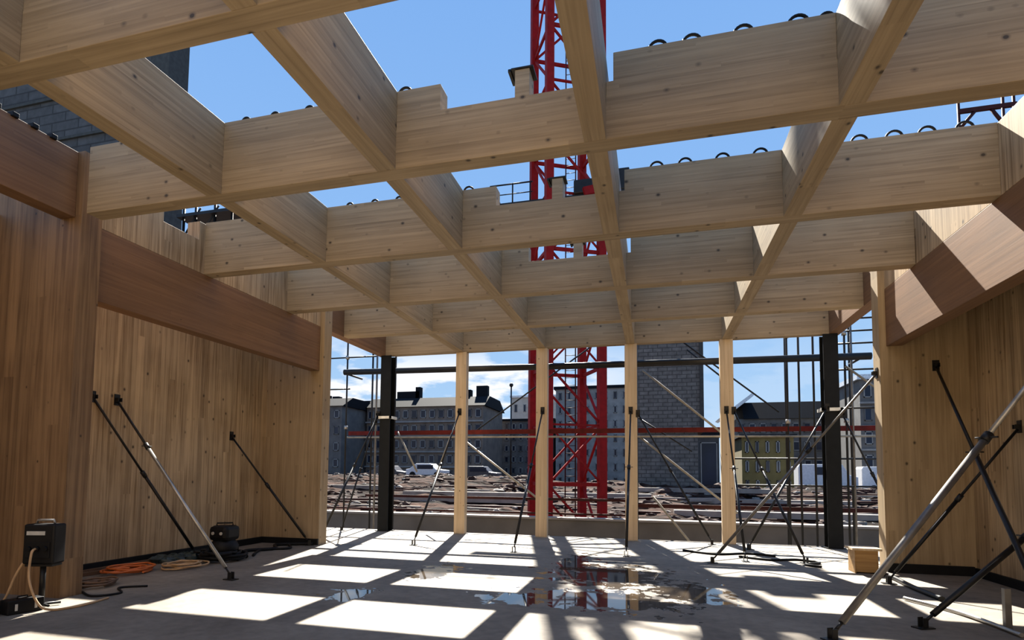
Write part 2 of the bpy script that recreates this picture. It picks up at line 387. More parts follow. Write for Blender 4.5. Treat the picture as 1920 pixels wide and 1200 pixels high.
for xa, lab in zip(XA, col_lab):
    lo, hi = .6, YF+HW
    br = sorted(set([lo, hi]+[y+s_*HW for y in ROW for s_ in (-1, 1) if lo < y+s_*HW < hi+1e-6]))
    def bot(y):
        return ZM+.002 if any(abs(y-r) < HW-1e-6 for r in ROW) else ZB
    pts = [(hi, ZT), (lo, ZT)]
    for i in range(len(br)-1):
        z = bot((br[i]+br[i+1])/2); pts += [(br[i], z), (br[i+1], z)]
    out = []
    for p in pts:
        if not out or (abs(out[-1][0]-p[0])+abs(out[-1][1]-p[1])) > 1e-6: out.append(p)
    mb = MB().prism(out, 0, xa-HW+.001, xa+HW-.001)
    tag(mb.build('long_beam', 'beam_y', origin=(xa, 6, ZB), bevel=.004), lab, 'beam', 'long beams of the timber roof grid')
# strap plates on the notch stubs
for k, (y, w) in enumerate(((ROW[1], 'second'), (ROW[2], 'third'), (ROW[3], 'fourth'))):
    mb = MB().box(5.76, 5.99, y-.12, y+.10, ZT, ZT+.018).box(5.73, 5.76, y-.12, y+.10, ZT-.02, ZT+.012)
    tag(mb.build('bearing_plate', 'prop_dark', origin=(5.87, y, ZT), bevel=.004), 'dark bearing plate capping the stub in the notch of the %s cross beam' % w, 'plate', 'plates on the notch stubs')
# brown beams, column, edge beams
FL, FR = .05, 10.95                              # inner faces of the side beams
mb = MB().box(FL-.24, FL, -2.8, 5.418, 4.765, 5.62); tag(mb.build('edge_beam', 'brown', origin=(0, 1, 4.765), bevel=.006), 'brown timber edge beam nearest on the left, ending at the shaded wall end', 'beam', 'brown edge beams')
mb = MB().box(FL-.24, FL, 5.702, 10.998, 3.79, 4.772); tag(mb.build('side_beam', 'brown', origin=(0, 7, 3.79), bevel=.006), 'long brown beam spanning the left recess, in the shade', 'beam', 'brown beams spanning the side recesses')
mb = MB().box(FR, FR+.24, 3.0, 10.998, 3.79, 4.772); tag(mb.build('side_beam', 'brown', origin=(11, 7, 3.79), bevel=.006), 'brown beam spanning the right recess, with patches of sun on it', 'beam', 'brown beams spanning the side recesses')
mb = MB().box(FL-.24, FL, 11.302, YF+HW, ZB, ZT); tag(mb.build('edge_beam', 'brown', origin=(0, 12, ZB), bevel=.006), 'short brown edge beam over the far left corner column', 'beam', 'brown edge beams')
mb = MB().box(FR, FR+.24, 11.302, YF+HW, ZB, ZT); tag(mb.build('edge_beam', 'brown', origin=(11, 12, ZB), bevel=.006), 'short brown edge beam over the far right corner column', 'beam', 'brown edge beams')
poly = [(5.702, ZB), (10.998, ZB), (10.998, 5.61), (7.45, 5.61), (7.45, 5.30), (6.75, 5.30), (6.75, 5.61), (5.702, 5.61)]
tag(MB().prism(poly, 0, FL-.24, FL).build('rim_panel', 'clt', origin=(0, 7, ZB), bevel=.004), 'pale upright panel with a stepped top above the long brown beam on the left', 'panel', 'rim panels over the side beams')
tag(MB().box(FR, FR+.24, -1, 10.998, ZB, 5.63).build('rim_panel', 'clt', origin=(11, 7, ZB), bevel=.004), 'pale upright panel above the sun-patched brown beam on the right', 'panel', 'rim panels over the side beams')

# timber facade posts
post_lab = ['leftmost timber facade post, first to the right of the black column',
            'timber facade post in front of the left side of the crane mast',
            'timber facade post between the crane mast and the grey tower',
            'rightmost timber facade post, right of the grey tower']
px_c = [2.245, 4.405, 6.605, 8.79]
for x, lab in zip(px_c, post_lab):
    w = .145
    t_ = thing('facade_post', (x, 14.28, 0), lab, 'post', 'timber facade posts')
    MB().box(x-w, x+w, 14.18, 14.38, .012, ZB-.003).build('shaft', 'post', t_, bevel=.006)
    MB().box(x-w-.03, x+w+.03, 14.16, 14.40, 0, .012).build('base_plate', 'zinc', t_)
# black corner columns
for x, lab in ((.09, 'black steel column at the far left corner'), (10.96, 'black steel column at the far right corner')):
    t_ = thing('steel_column', (x, 14.3, 0), lab, 'column', 'black steel corner columns')
    MB().box(x-.15, x+.15, 14.14, 14.165, .015, ZB-.005).box(x-.15, x+.15, 14.415, 14.44, .015, ZB-.005).box(x-.012, x+.012, 14.165, 14.415, .015, ZB-.005).build('shaft', 'black_steel', t_)
    MB().box(x-.2, x+.2, 14.1, 14.48, 0, .015).build('base_plate', 'black_steel', t_)
    mbk = MB().box(x-.22, x+.2, 14.09, 14.13, 3.03, 3.10).box(x-.22, x-.17, 14.09, 14.48, 3.03, 3.10).box(x+.15, x+.2, 14.09, 14.48, 3.03, 3.10)
    tag(mbk.build('prop_clamp', 'white_clamp', t_), 'pale metal clamp')

# loops on the beams
def loop(x, y, r, along, lab, grp):
    pts = []
    for k in range(11):
        a = math.pi*k/10
        d = -r*math.cos(a); z = ZT-.004+r*1.05*math.sin(a)
        pts.append((x+d, y, z) if along == 0 else (x, y+d, z))
    mb = MB().tube(pts, .014, 8)
    tag(mb.build('lifting_loop', 'rubber', origin=(x, y, ZT)), lab, 'loop', grp)
G2 = 'loops along the second cross beam'; G3 = 'loops along the third cross beam'
for k, x in enumerate([7.19, 7.50, 7.95, 8.41]):
    loop(x, ROW[1]-.04, .085, 0, ['black loop on the second cross beam, first right of the notch', 'black loop on the second cross beam, second right of the notch', 'black loop on the second cross beam, third right of the notch', 'black loop on the second cross beam, nearest to the sunlit long beam'][k], G2)
loop(8.64, ROW[1]-.04, .06, 0, 'black loop on the second cross beam touching the sunlit long beam', G2)
loop(4.57, ROW[1]-.04, .075, 0, 'black loop on the second cross beam just left of the notch', G2)
for k, x in enumerate([1.80, 2.02, 2.56, 2.95, 3.40, 4.24]):
    loop(x, ROW[1]-.05, .055, 0, 'small black loop on the second cross beam, %s from the left in the row' % ['first', 'second', 'third', 'fourth', 'fifth', 'sixth'][k], G2)
for k, x in enumerate([7.19, 7.55, 8.01, 8.46]):
    loop(x, ROW[2]-.04, .085, 0, 'black loop on the third cross beam, %s right of its notch' % ['first', 'second', 'third', 'fourth'][k], G3)
for k, x in enumerate([9.57, 9.94, 10.28, 10.66]):
    loop(x, ROW[2]-.04, .09, 0, 'black loop on the third cross beam, %s right of the sunlit long beam' % ['first', 'second', 'third', 'fourth'][k], G3)
loop(4.57, ROW[2]-.04, .075, 0, 'black loop on the third cross beam just left of its notch', G3)
for k, x in enumerate([1.82, 2.0, 2.66, 3.08, 3.48]):
    loop(x, ROW[2]-.05, .055, 0, 'small black loop on the third cross beam, %s from the left in the row' % ['first', 'second', 'third', 'fourth', 'fifth'][k], G3)
mb = MB().tube([(1.93, ROW[1]-.05, ZT), (1.93, ROW[1]-.05, ZT+.13)], .012, 8).sphere((1.93, ROW[1]-.05, ZT+.14), .026)
tag(mb.build('marker_pin', 'rubber', origin=(1.93, ROW[1]-.05, ZT)), 'thin black pin with a round head on the second cross beam', 'pin')
for k, y in enumerate((4.30, 4.45, 4.64, 4.86, 5.08)):
    mb = MB().box(-.04, .09, y-.035, y+.035, 5.60, 5.655)
    tag(mb.build('edge_clip', 'rubber', origin=(0, y, 5.60), bevel=.006), 'black clip on the near brown edge beam, %s from the column end' % ['fifth', 'fourth', 'third', 'second', 'first'][k], 'clip', 'clips on the near left edge beam')

# ---------------------------------------------------------------- push-pull props
def prop(top, base, r, lab, side, mat='prop_dark', upper='prop_dark', split=.55, grp='raking push-pull props'):
    """side: direction the wall or post lies in at the top"""
    top, base = Vector(top), Vector(base)
    t_ = thing('raking_prop', base, lab, 'prop', grp)
    d = (top-base).normalized(); z0 = .05
    b0 = base+Vector((0, 0, .055))+d*.05; t0 = top-d*.05
    mid = b0+(t0-b0)*split
    MB().tube([b0+d*.10, mid], r, 12).build('outer_tube', mat, t_)
    o = MB().tube([mid-d*.05, t0], r*.72, 12).build('inner_tube', upper, t_)
    c = MB().tube([mid-d*.06, mid+d*.05], r*1.35, 12)
    s_ = d.cross(Vector((0, 0, 1))).normalized()
    c.tube([mid-s_*r*3.2, mid+s_*r*3.2], r*.3, 6)
    c.build('collar', 'prop_dark', t_)
    MB().tube([b0, b0+d*.12], r*.5, 8).build('spindle', 'prop_dark', t_)
    h = d.copy(); h.z = 0; h.normalize(); q = Vector((-h.y, h.x, 0))
    MB().obox(base+Vector((0, 0, .007)), h*.09, q*.06, Vector((0, 0, .006))).obox(base+Vector((0, 0, .06))+q*.03, h*.03, q*.005, Vector((0, 0, .05))).obox(base+Vector((0, 0, .06))-q*.03, h*.03, q*.005, Vector((0, 0, .05))).build('foot_plate', 'prop_dark', t_)
    n = Vector(side).normalized(); v = Vector((0, 0, 1)); w = n.cross(v)
    MB().obox(top-n*.006, n*.006, v*.09, w*.05).obox(top-n*.04+w*.03, n*.035, v*.03, w*.005).obox(top-n*.04-w*.03, n*.035, v*.03, w*.005).build('head_plate', 'prop_dark', t_)
    return t_
X_, Y_ = (1, 0, 0), (0, 1, 0)
WX, EX = -1.27, 12.12
prop((WX, 6.86, 2.70), (-.80, 8.62, 0), .026, 'black prop on the left recess wall, the one closest to the shaded wall end', (-1, 0, 0))
prop((WX, 7.28, 2.70), (1.22, 7.08, 0), .027, 'prop on the left recess wall with a silver lower half, reaching furthest onto the floor', (-1, 0, 0), mat='zinc', split=.72)
prop((WX, 9.92, 2.29), (.02, 10.86, 0), .026, 'prop at the far end of the left recess, down to the pale wall end', (-1, 0, 0))
prop((-.10, 14.12, 3.15), (-.62, 12.36, 0), .029, 'black prop raking left from the far left black column', Y_)
prop((-.17, 14.12, 2.95), (-1.02, 13.95, 0), .024, 'short-looking dark prop beside the far left black column, seen nearly edge on', Y_)
prop((2.22, 14.18, 3.18), (2.07, 11.67, 0), .026, 'prop in front of the leftmost timber facade post', Y_)
prop((4.43, 14.18, 3.17), (4.40, 11.31, 0), .027, 'prop in front of the post left of the crane mast', Y_)
prop((6.60, 14.18, 3.13), (6.60, 11.45, 0), .027, 'prop straight in front of the post between the crane and the grey tower', Y_)
prop((6.77, 14.18, 3.05), (8.40, 14.05, 0), .027, 'black prop slanting right in front of the grey tower', Y_)
prop((8.77, 14.18, 3.10), (8.74, 11.47, 0), .026, 'prop in front of the rightmost timber facade post', Y_)
prop((8.93, 14.18, 3.08), (9.76, 11.55, 0), .026, 'black prop slanting right from the rightmost timber facade post', Y_)
prop((10.84, 14.09, 3.10), (9.08, 13.35, 0), .027, 'black prop slanting left from the far right black column', Y_)
prop((11.14, 14.09, 2.95), (12.35, 14.1, 0), .027, 'black prop slanting right from the far right black column', Y_)
prop((10.85, 11.15, 3.36), (8.13, 11.06, 0), .028, 'long silver prop from the pale wall end on the right, crossing the facade opening', X_, mat='zinc_dull', upper='zinc_dull', split=.6)
prop((11.66, 11.0, 3.43), (10.60, 6.30, 0), .03, 'black prop high on the right pale wall end, slanting down towards the right edge', Y_)
prop((EX, 9.72, 2.30), (10.46, 9.79, 0), .027, 'black prop in the right recess slanting down left behind the big silver one', X_)
prop((EX, 8.0, 3.79), (8.77, 6.27, 0), .036, 'big silver prop in the right foreground with a bright upper tube', X_, mat='zinc_dull', upper='zinc', split=.52)
prop((EX, 8.2, 1.66), (9.82, 7.04, 0), .032, 'thick dark prop low in the right foreground with a black foot', X_, mat='prop_dark', upper='zinc')

# ---------------------------------------------------------------- things on the floor
# power distribution box on its stand
t_ = thing('power_box', (.36, 5.05, 0), 'black power distribution box on a stand in front of the shaded wall', 'power box')
bx, by = .36, 5.05
u = Vector((.95, .31, 0)).normalized(); q = Vector((-u.y, u.x, 0))
def at(a, b_, z): return Vector((bx, by, z))+u*a+q*b_
body = MB().obox(at(0, 0, .715), u*.17, q*.10, Vector((0, 0, .225))).build('case', 'plastic', t_, bevel=.02)
tag(sub(MB().obox(at(-.03, -.103, .84), u*.10, q*.004, Vector((0, 0, .022))), 'label_plate', 'label', t_, body), 'grey label strip')
sub(MB().obox(at(0, -.105, .65), u*.13, q*.006, Vector((0, 0, .09))), 'socket_panel', 'rubber', t_, body, .004)
for a in (-.09, 0, .09): sub(MB().tube([at(a, -.105, .67), at(a, -.14, .665)], .027, 12), 'socket', 'rubber', t_, body)
MB().tube([at(-.10, 0, .94), at(-.09, 0, .98), at(.09, 0, .98), at(.10, 0, .94)], .013, 8).build('handle', 'zinc', t_)
MB().tube([at(0, 0, .03), at(0, 0, .49)], .03, 10).tube([at(-.15, -.1, .03), at(.15, .1, .03)], .015, 8).tube([at(-.15, .1, .03), at(.15, -.1, .03)], .015, 8).build('stand', 'prop_dark', t_)
MB().obox(at(0, 0, .475), u*.15, q*.08, Vector((0, 0, .012))).build('shelf', 'prop_dark', t_)
def cable(pts, r, name, mat, lab, cat, res=8):
    P = [Vector(p) for p in pts]; out = []
    for i in range(len(P)-1):
        p0, p1, p2, p3 = P[max(i-1, 0)], P[i], P[i+1], P[min(i+2, len(P)-1)]
        for k in range(res):
            s_ = k/res
            out.append(.5*((2*p1)+(-p0+p2)*s_+(2*p0-5*p1+4*p2-p3)*s_*s_+(-p0+3*p1-3*p2+p3)*s_**3))
    out.append(P[-1])
    for p_ in out: p_.z = max(p_.z, r)
    return tag(MB().tube(out, r, 8).build(name, mat, origin=tuple(P[0])), lab, cat)
cable([at(0, -.14, .67), at(.01, -.21, .62), at(.04, -.26, .35), at(.16, -.28, .10), at(.28, -.24, .02), at(.45, .0, .012), at(.5, .4, .012)], .013, 'power_cable', 'cable_tan', 'tan cable hanging from the front of the power box', 'cable')
cable([at(-.19, -.05, .5), at(-.25, -.08, .35), at(-.32, -.12, .1), at(-.42, -.16, .012), at(-.62, -.3, .012)], .012, 'power_cable', 'cable_tan', 'brown cable falling left of the power box', 'cable')
for k, (x, y, a, lab) in enumerate(((.42, 4.80, .25, 'low black tool case on the floor right of the power box stand'), (.30, 4.42, .2, 'low black tool case on the floor left of the power box stand'))):
    u_ = Vector((math.cos(1.35), math.sin(1.35), 0)); v_ = Vector((-u_.y, u_.x, 0)); cc = Vector((x, y, .075))
    t_ = thing('tool_case', (x, y, 0), lab, 'tool case', 'tool cases by the brown wall')
    bo = MB().obox(cc, u_*.17, v_*.09, Vector((0, 0, .075))).build('case', 'plastic', t_, bevel=.012)
    for s_ in (-.09, .09): tag(sub(MB().obox(cc+u_*s_-v_*.093, u_*.012, v_*.004, Vector((0, 0, .035))), 'latch', 'label', t_, bo), 'pale latch')
    MB().tube([cc+u_*-.05+Vector((0, 0, .07)), cc+u_*-.045+Vector((0, 0, .1)), cc+u_*.045+Vector((0, 0, .1)), cc+u_*.05+Vector((0, 0, .07))], .008, 8).build('handle', 'rubber', t_)
# cables, sheet and machine along the left wall
def coil(cx, cy, rx, ry, turns, r, name, mat, lab, z=.0, seed=1):
    rnd = random.Random(seed); pts = []
    n = turns*14
    for k in range(n):
        a = 2*math.pi*k/14; f = 1+.35*math.sin(k*.31+seed)+rnd.uniform(-.08, .08)
        pts.append((cx+rx*f*math.cos(a)*.7, cy+ry*f*math.sin(a)*.7, z+r+(k/n)*r*5+rnd.uniform(0, r)))
    return cable(pts, r, name, mat, lab, 'cable', 3)
coil(-.62, 7.05, .30, .42, 5, .016, 'extension_cord', 'orange', 'bright orange cable heaped in the left recess, nearest the shaded wall end', seed=2)
coil(-.22, 7.75, .30, .40, 5, .014, 'extension_cord', 'cable_tan', 'dull orange-brown cable heaped between the orange cable and the black machine', seed=5)
coil(-.1, 6.1, .22, .30, 4, .014, 'extension_cord', 'batten', 'dark brown cable in loops behind the foot of the shaded wall end', seed=6)
cable([(.1, 5.75, .015), (.45, 5.6, .015), (.6, 5.85, .015), (.3, 6.1, .015), (.55, 6.3, .015)], .014, 'extension_cord', 'rubber', 'black cable loop on the floor at the corner of the shaded wall end', 'cable')
rnd = random.Random(3)
mb = MB()
for k in range(30):
    y = 7.95+k*.04; x = -.98+.13*math.sin(k*1.3)+k*.012
    mb.sphere((x, y, .05), .12, 8, 5, (1.1, 1.0, .6), .28)
tag(mb.build('plastic_sheet', 'tarp', origin=(-.9, 8.5, 0)), 'crumpled dark green sheet lying in the left recess', 'sheet')
MX, MY = -.28, 8.68
t_ = thing('site_vacuum', (MX, MY, 0), 'black machine with a rounded top standing in the left recess', 'machine')
b_ = MB().sphere((MX, MY, .20), .25, 14, 9, (1, 1, .8)).build('drum', 'plastic', t_)
MB().box(MX-.19, MX+.19, MY-.19, MY+.19, .33, .60).build('motor_head', 'plastic', t_, bevel=.07)
MB().tube([(MX-.1, MY-.08, .6), (MX-.1, MY-.08, .64), (MX+.1, MY+.08, .64), (MX+.1, MY+.08, .6)], .014, 8).build('handle', 'rubber', t_)
for dx in (-.08, .09): tag(MB().tube([(MX+dx, MY-.19, .47), (MX+dx, MY-.205, .47)], .028, 10).build('knob', 'label', t_), 'grey knob')
for dx, dy in ((-.15, -.15), (.15, -.15), (.15, .15), (-.15, .15)): MB().sphere((MX+dx, MY+dy, .035), .035, 8, 6).build('wheel', 'rubber', t_)
coil(MX+.12, MY-.15, .36, .42, 7, .026, 'vacuum_hose', 'rubber', 'black hose heaped around the black machine', seed=9)
coil(MX-.35, MY+.1, .30, .35, 6, .022, 'vacuum_hose', 'plastic', 'black cable heap between the green sheet and the black machine', seed=12)
cable([(MX+.3, 8.9, .03), (-.5, 9.5, .03), (-.2, 10.0, .03), (-.55, 10.5, .03), (-.2, 10.8, .03), (.08, 10.9, .03)], .032, 'drain_hose', 'rubber', 'black hose running from the machine to the pale wall end on the left', 'hose')
cable([(.0, 9.1, .02), (-.35, 9.8, .02), (.0, 10.2, .02), (-.4, 10.7, .02)], .024, 'drain_hose', 'rubber', 'thinner black hose lying beside the long one in the left recess', 'hose')
for k, (a, b2, lab) in enumerate((((-1.12, 6.6, .04), (-1.05, 8.0, .05), 'dark batten along the back wall of the left recess'), ((-.98, 6.5, .03), (-.85, 7.5, .03), 'dark batten on the floor behind the orange cable'))):
    tag(MB().bar(a, b2, .045, .05).build('timber_batten', 'batten', origin=a), lab, 'batten', 'dark battens at the left wall')
# crate at the right wall end
t_ = thing('wooden_crate', (10.45, 10.85, 0), 'small brown wooden crate with a pale lid at the end of the right wall', 'crate')
MB().box(10.30, 10.62, 10.70, 11.02, .02, .37).box(10.29, 10.31, 10.69, 11.03, 0, .37).box(10.61, 10.63, 10.69, 11.03, 0, .37).build('box', 'crate', t_, bevel=.004)
tag(MB().box(10.25, 10.68, 10.66, 11.06, .372, .41).build('lid', 'post', t_, bevel=.004), 'pale lid')
t_ = tag(MB().box(10.64, 10.70, 7.24, 7.30, 0, .42).build('timber_stake', 'zinc_dull', origin=(10.67, 7.27, 0), bevel=.004), 'short grey stake standing on the floor at the right edge', 'stake')
cable([(10.62, 11.0, .035), (10.66, 10.2, .035), (10.62, 9.4, .035), (10.64, 8.6, .035)], .035, 'steel_tube', 'prop_dark', 'dark tube lying along the foot of the right wall', 'tube')
cable([(10.2, 8.55, .03), (10.45, 8.0, .03), (10.55, 7.5, .03), (10.6, 6.9, .03)], .022, 'steel_tube', 'zinc', 'silver tube lying on the floor near the right edge', 'tube')
cable([(8.7, 12.0, .02), (9.2, 11.7, .02), (9.7, 11.9, .02), (10.0, 11.6, .02), (9.7, 11.3, .02), (9.9, 11.1, .02)], .022, 'water_hose', 'rubber', 'black hose on the floor near the prop feet on the right', 'hose')
cable([(7.7, 12.6, .02), (8.3, 12.2, .02), (8.9, 12.5, .02), (9.4, 12.3, .02)], .022, 'water_hose', 'rubber', 'black hose on the sunlit floor below the rightmost post', 'hose')

# ---------------------------------------------------------------- scaffold outside the facade
t_ = thing('facade_scaffold', (5, 15.2, -1), 'tube scaffold with dark, red and pale rails standing outside the facade opening', 'scaffold')
YS = 15.2
for x in (-1.70, -1.33, -.72, -.12, 6.72, 10.28, 10.43, 10.54, 10.86, 11.54, 11.68, 11.90, 13.2, -2.7):
    r = .03 if x in (-1.33, -.72, 10.43) else .026
    MB().tube([(x, YS+(.9 if x in (-1.33, 10.43, 11.9) else 0), -1), (x, YS+(.9 if x in (-1.33, 10.43, 11.9) else 0), 7.4)], r, 8).build('standard', 'prop_dark' if x not in (-.72, 11.68) else 'zinc_dull', t_)
tag(MB().tube([(-1.62, 14.9, 4.50), (5, 14.9, 4.42), (12.0, 14.9, 4.37)], .085, 12).build('top_rail', 'prop_dark', t_), 'thick dark top rail')
for z, x0, x1 in ((5.05, 11.3, 13.2), (4.75, 11.3, 13.2), (3.2, 11.0, 13.2), (2.0, 9.0, 13.2), (1.35, 9.0, 13.2), (5.35, 11.3, 13.2), (5.85, 11.3, 13.2), (4.12, 11.0, 13.2), (5.0, -2.7, -.7), (4.05, -2.7, -1.6)):
    MB().tube([(x0, YS, z), (x1, YS, z)], .022, 8).build('ledger', 'prop_dark', t_)
MB().tube([(-1.7, YS, 4.5), (-1.7, YS+.9, 4.5)], .03, 8).tube([(11.9, YS, 4.4), (11.9, YS+.9, 4.4)], .03, 8).build('ledger', 'prop_dark', t_)
for x0, x1 in ((-1.6, 6.7), (6.75, 12.9)): tag(MB().box(x0, x1, YS-.02, YS+.02, 2.66, 2.78).build('guard_board', 'red_rail', t_), 'red guard board')
tag(MB().tube([(-1.6, YS-.08, 2.60), (6.7, YS-.08, 2.56), (12.9, YS-.08, 2.52)], .026, 8).build('pale_ledger', 'pale_tube', t_), 'pale ledger')
tag(MB().box(-1.0, 6.7, YS-.02, YS+.03, .87, .94).build('mid_rail', 'dark_red', t_), 'dark red mid rail')
tag(MB().box(6.7, 12.9, YS-.02, YS+.03, .74, .84).build('mid_rail', 'dark_red', t_), 'dark red mid rail')
MB().box(-2.4, 6.7, YS-.02, YS+.02, .50, .55).build('low_rail', 'dark_red', t_)
for a, b2 in (((6.87, 4.28), (8.95, 2.48)), ((2.01, 2.5), (4.3, .78)), ((6.8, 2.54), (9.1, .66)), ((7.1, 1.03), (8.0, -.1)), ((0, 2.75), (.62, 1.6)), ((1.66, 2.7), (1.2, 1.5)), ((11.54, 4.2), (12.6, 3.3))):
    MB().tube([(a[0], YS-.03, a[1]), (b2[0], YS-.03, b2[1])], .028, 8).build('brace', 'pale_tube', t_)
for a, b2 in (((6.6, 6.2), (10.2, 3.2)), ((2.16, 2.8), (5.6, 5.2)), ((6.75, 3.1), (8.1, 2.2)), ((8.0, 4.9), (8.9, 4.1))):
    MB().tube([(a[0], YS+.6, a[1]), (b2[0], YS+.6, b2[1])], .022, 8).build('brace', 'prop_dark', t_)
for x in (-1.7, 10.28, 11.54):
    for z in (2.9, 5.0): MB().tube([(x, YS, z-.05), (x, YS, z+.05)], .055, 8).build('coupler', 'zinc', t_)
# dark red bracket frame high at the right
t_ = thing('bracket_frame', (14.4, 16, -1), 'dark red scaffold frame seen above the third cross beam at the right edge', 'scaffold')
for x in (14.42, 15.33, 15.55): MB().tube([(x, 16, -1), (x, 16, 11.6)], .035, 8).build('upright', 'dark_red', t_)
MB().box(14.4, 15.6, 15.96, 16.04, 10.50, 10.60).build('crossbar', 'dark_red', t_)
MB().tube([(14.42, 16, 10.1), (14.75, 16, 10.5)], .04, 8).tube([(15.33, 16, 10.1), (15.1, 16, 10.5)], .04, 8).build('gusset', 'dark_red', t_)
# scaffold far left, glimpsed over the left wall
t_ = thing('tower_scaffold', (-9, 17, -1), 'dark scaffold glimpsed through the gap above the left wall', 'scaffold')
for x in (-9.75, -9.2, -8.35, -7.6): MB().tube([(x, 17, -1), (x, 17, 11.35)], .05, 8).build('standard', 'prop_dark', t_)
MB().box(-9.9, -7.4, 16.8, 17.9, 10.95, 11.06).build('deck', 'prop_dark', t_)
MB().tube([(-9.8, 17, 10.3), (-7.5, 17, 10.3)], .04, 8).build('ledger', 'prop_dark', t_)
for x in (-9.0, -8.2): MB().tube([(x, 17, 11.3), (x-.7, 17, 10.3)], .035, 8).build('brace', 'prop_dark', t_)

# ---------------------------------------------------------------- crane mast
CX0, CY0 = 3.87, 22.0
t_ = thing('tower_crane_mast', (CX0, CY0, -1.2), 'red lattice tower crane mast standing outside the facade', 'crane')
cor = [Vector((CX0+dx, CY0+dy, 0)) for dx, dy in ((-1.41, .42), (-.45, -1.38), (1.41, -.42), (.45, 1.38))]
for c_ in cor:
    dirs = (cor[1]-cor[0]).normalized(); nn = Vector((-dirs.y, dirs.x, 0))
    MB().obox(c_+Vector((0, 0, 12.4)), dirs*.145, nn*.145, Vector((0, 0, 13.6))).build('leg', 'red', t_)
zs = [-1.0+2.2*k for k in range(12)]
for f in range(4):
    a, b2 = cor[f], cor[(f+1) % 4]
    for k, z in enumerate(zs):
        Z = Vector((0, 0, z))
        MB().bar(a+Z, b2+Z, .08, .13 if k % 2 else .07).build('rung', 'red', t_)
        if z+2.2 < 25:
            Z2 = Vector((0, 0, z+2.2))
            (MB().bar(a+Z, b2+Z2, .075) if (k+f//2) % 2 else MB().bar(b2+Z, a+Z2, .075)).build('brace', 'red', t_)
            if f in (1, 3) and k % 2: MB().bar(a+Z2, b2+Z, .06).build('brace', 'red', t_)
lad = MB()
lx, ly = CX0+.1, CY0+.5
lad.tube([(lx-.2, ly, -1), (lx-.2, ly, 25)], .025, 6).tube([(lx+.2, ly, -1), (lx+.2, ly, 25)], .025, 6)
for k in range(86): lad.tube([(lx-.2, ly, -.9+k*.3), (lx+.2, ly, -.9+k*.3)], .014, 5)
lad.build('ladder', 'dark_red', t_)
MB().box(.95, 7.2, 21.0, 21.5, 12.0, 12.12).box(.95, 7.2, 22.6, 23.0, 12.0, 12.12).build('walkway', 'prop_dark', t_)
rl = MB()
for x in (1.0, 1.9, 2.6): rl.tube([(x, 21.05, 12.1), (x, 21.05, 12.9)], .03, 6)
rl.tube([(1.0, 21.05, 12.88), (2.7, 21.05, 12.88)], .03, 6).tube([(1.0, 21.05, 12.48), (2.7, 21.05, 12.48)], .02, 6)
rl.tube([(1.0, 21.05, 12.88), (1.0, 22.9, 12.88)], .03, 6)
rl.build('railing', 'prop_dark', t_)
MB().box(4.3, 5.0, 20.9, 21.7, 12.12, 12.65).build('motor_box', 'prop_dark', t_, bevel=.04)
MB().box(5.72, 6.35, 21.0, 21.9, 12.13, 12.95).build('winch_box', 'prop_dark', t_, bevel=.04)
MB().bar((2.46, 21.9, 12.1), (5.5, 21.1, 12.1), .2, .35).bar((4.7, 20.8, 12.1), (5.6, 21.2, 12.4), .15, .3).build('collar_frame', 'red', t_)

# ---------------------------------------------------------------- ground outside
def terrain_z(x, y):
    k = min(1, max(0, (y-19)/24.0)); z = -1.05+1.9*k**.8
    z += .22*math.sin(x*.9+y*.5)*math.sin(y*.7+1)*k+.14*math.sin(x*2.3+1.7)*math.sin(y*1.9)*k
    if x < -2: z += .35*k
    if x > 8: z -= .2*k
    if y > 48: z -= (y-48)*.04
    return max(z, -1.05) if y < 60 else .3
n = 150; gx0, gx1, gy0, gy1 = -60, 60, 18.2, 120
V, Fc = [], []
rnd = random.Random(11)
for j in range(n+1):
    y = gy0+(gy1-gy0)*(j/n)**1.8
    for i in range(n+1):
        x = gx0+(gx1-gx0)*i/n
        V.append((x, y, terrain_z(x, y)+(rnd.uniform(-.09, .09) if 19 < y < 55 else 0)))
for j in range(n):
    for i in range(n): a = j*(n+1)+i; Fc.append((a, a+1, a+n+2, a+n+1))
me = bpy.data.meshes.new('soil_ground'); me.from_pydata(V, [], Fc); me.materials.append(M['soil'])
o = bpy.data.objects.new('soil_ground', me); COL.objects.link(o); struct(o, 'churned red-brown soil of the building site')
struct(MB().box(-60, 60, -40, 18.2, -1.3, -1.05).build('site_ground', 'concrete'), 'ground around the slab')
# low concrete wall
t_ = thing('retaining_wall', (5, 18, -1.05), 'low concrete wall running across just outside the facade', 'low wall')
MB().box(-14, 24, 17.9, 18.3, -1.05, .16).build('wall', 'concrete', t_)
tag(MB().box(-14, 24, 17.86, 18.36, .16, .22).build('sunlit_cap', 'plank', t_), 'pale top of the wall, sunlight put into its colour')  # sunlit top of the wall, its brightness painted as a pale slab
# long pale planks and stacked material on the soil
names = [('timber_plank', 'pile_white', 'plank')]
spec = [(-6.8, 29.4, 7.4, 'long pale plank on the soil left of the crane, nearest of the row'), (-7.2, 31.6, 8.3, 'long pale plank on the soil left of the crane, behind the nearest one'), (1.0, 34.0, 6.0, 'long pale plank on the soil seen through the crane legs'),
        (8.0, 27.2, 9.0, 'long pale plank on the soil behind the rightmost post'), (9.0, 33.0, 8.0, 'long pale plank on the soil right of the grey tower'), (12.5, 29.5, 7.0, 'long pale plank on the soil in front of the white van'), (6.0, 38.0, 8.0, 'long pale plank on the soil at the foot of the grey tower'), (-17, 34.0, 8.0, 'long pale plank on the soil behind the far left black column')]
for x, y, L, lab in spec:
    z = max(terrain_z(x+i*L/8, y) for i in range(9))
    tag(MB().box(x, x+L, y-.25, y+.25, z-.1, z+.16).build('timber_plank', 'plank', origin=(x, y, z)), lab, 'plank', 'pale planks on the soil')
rnd = random.Random(21)
mb = MB()
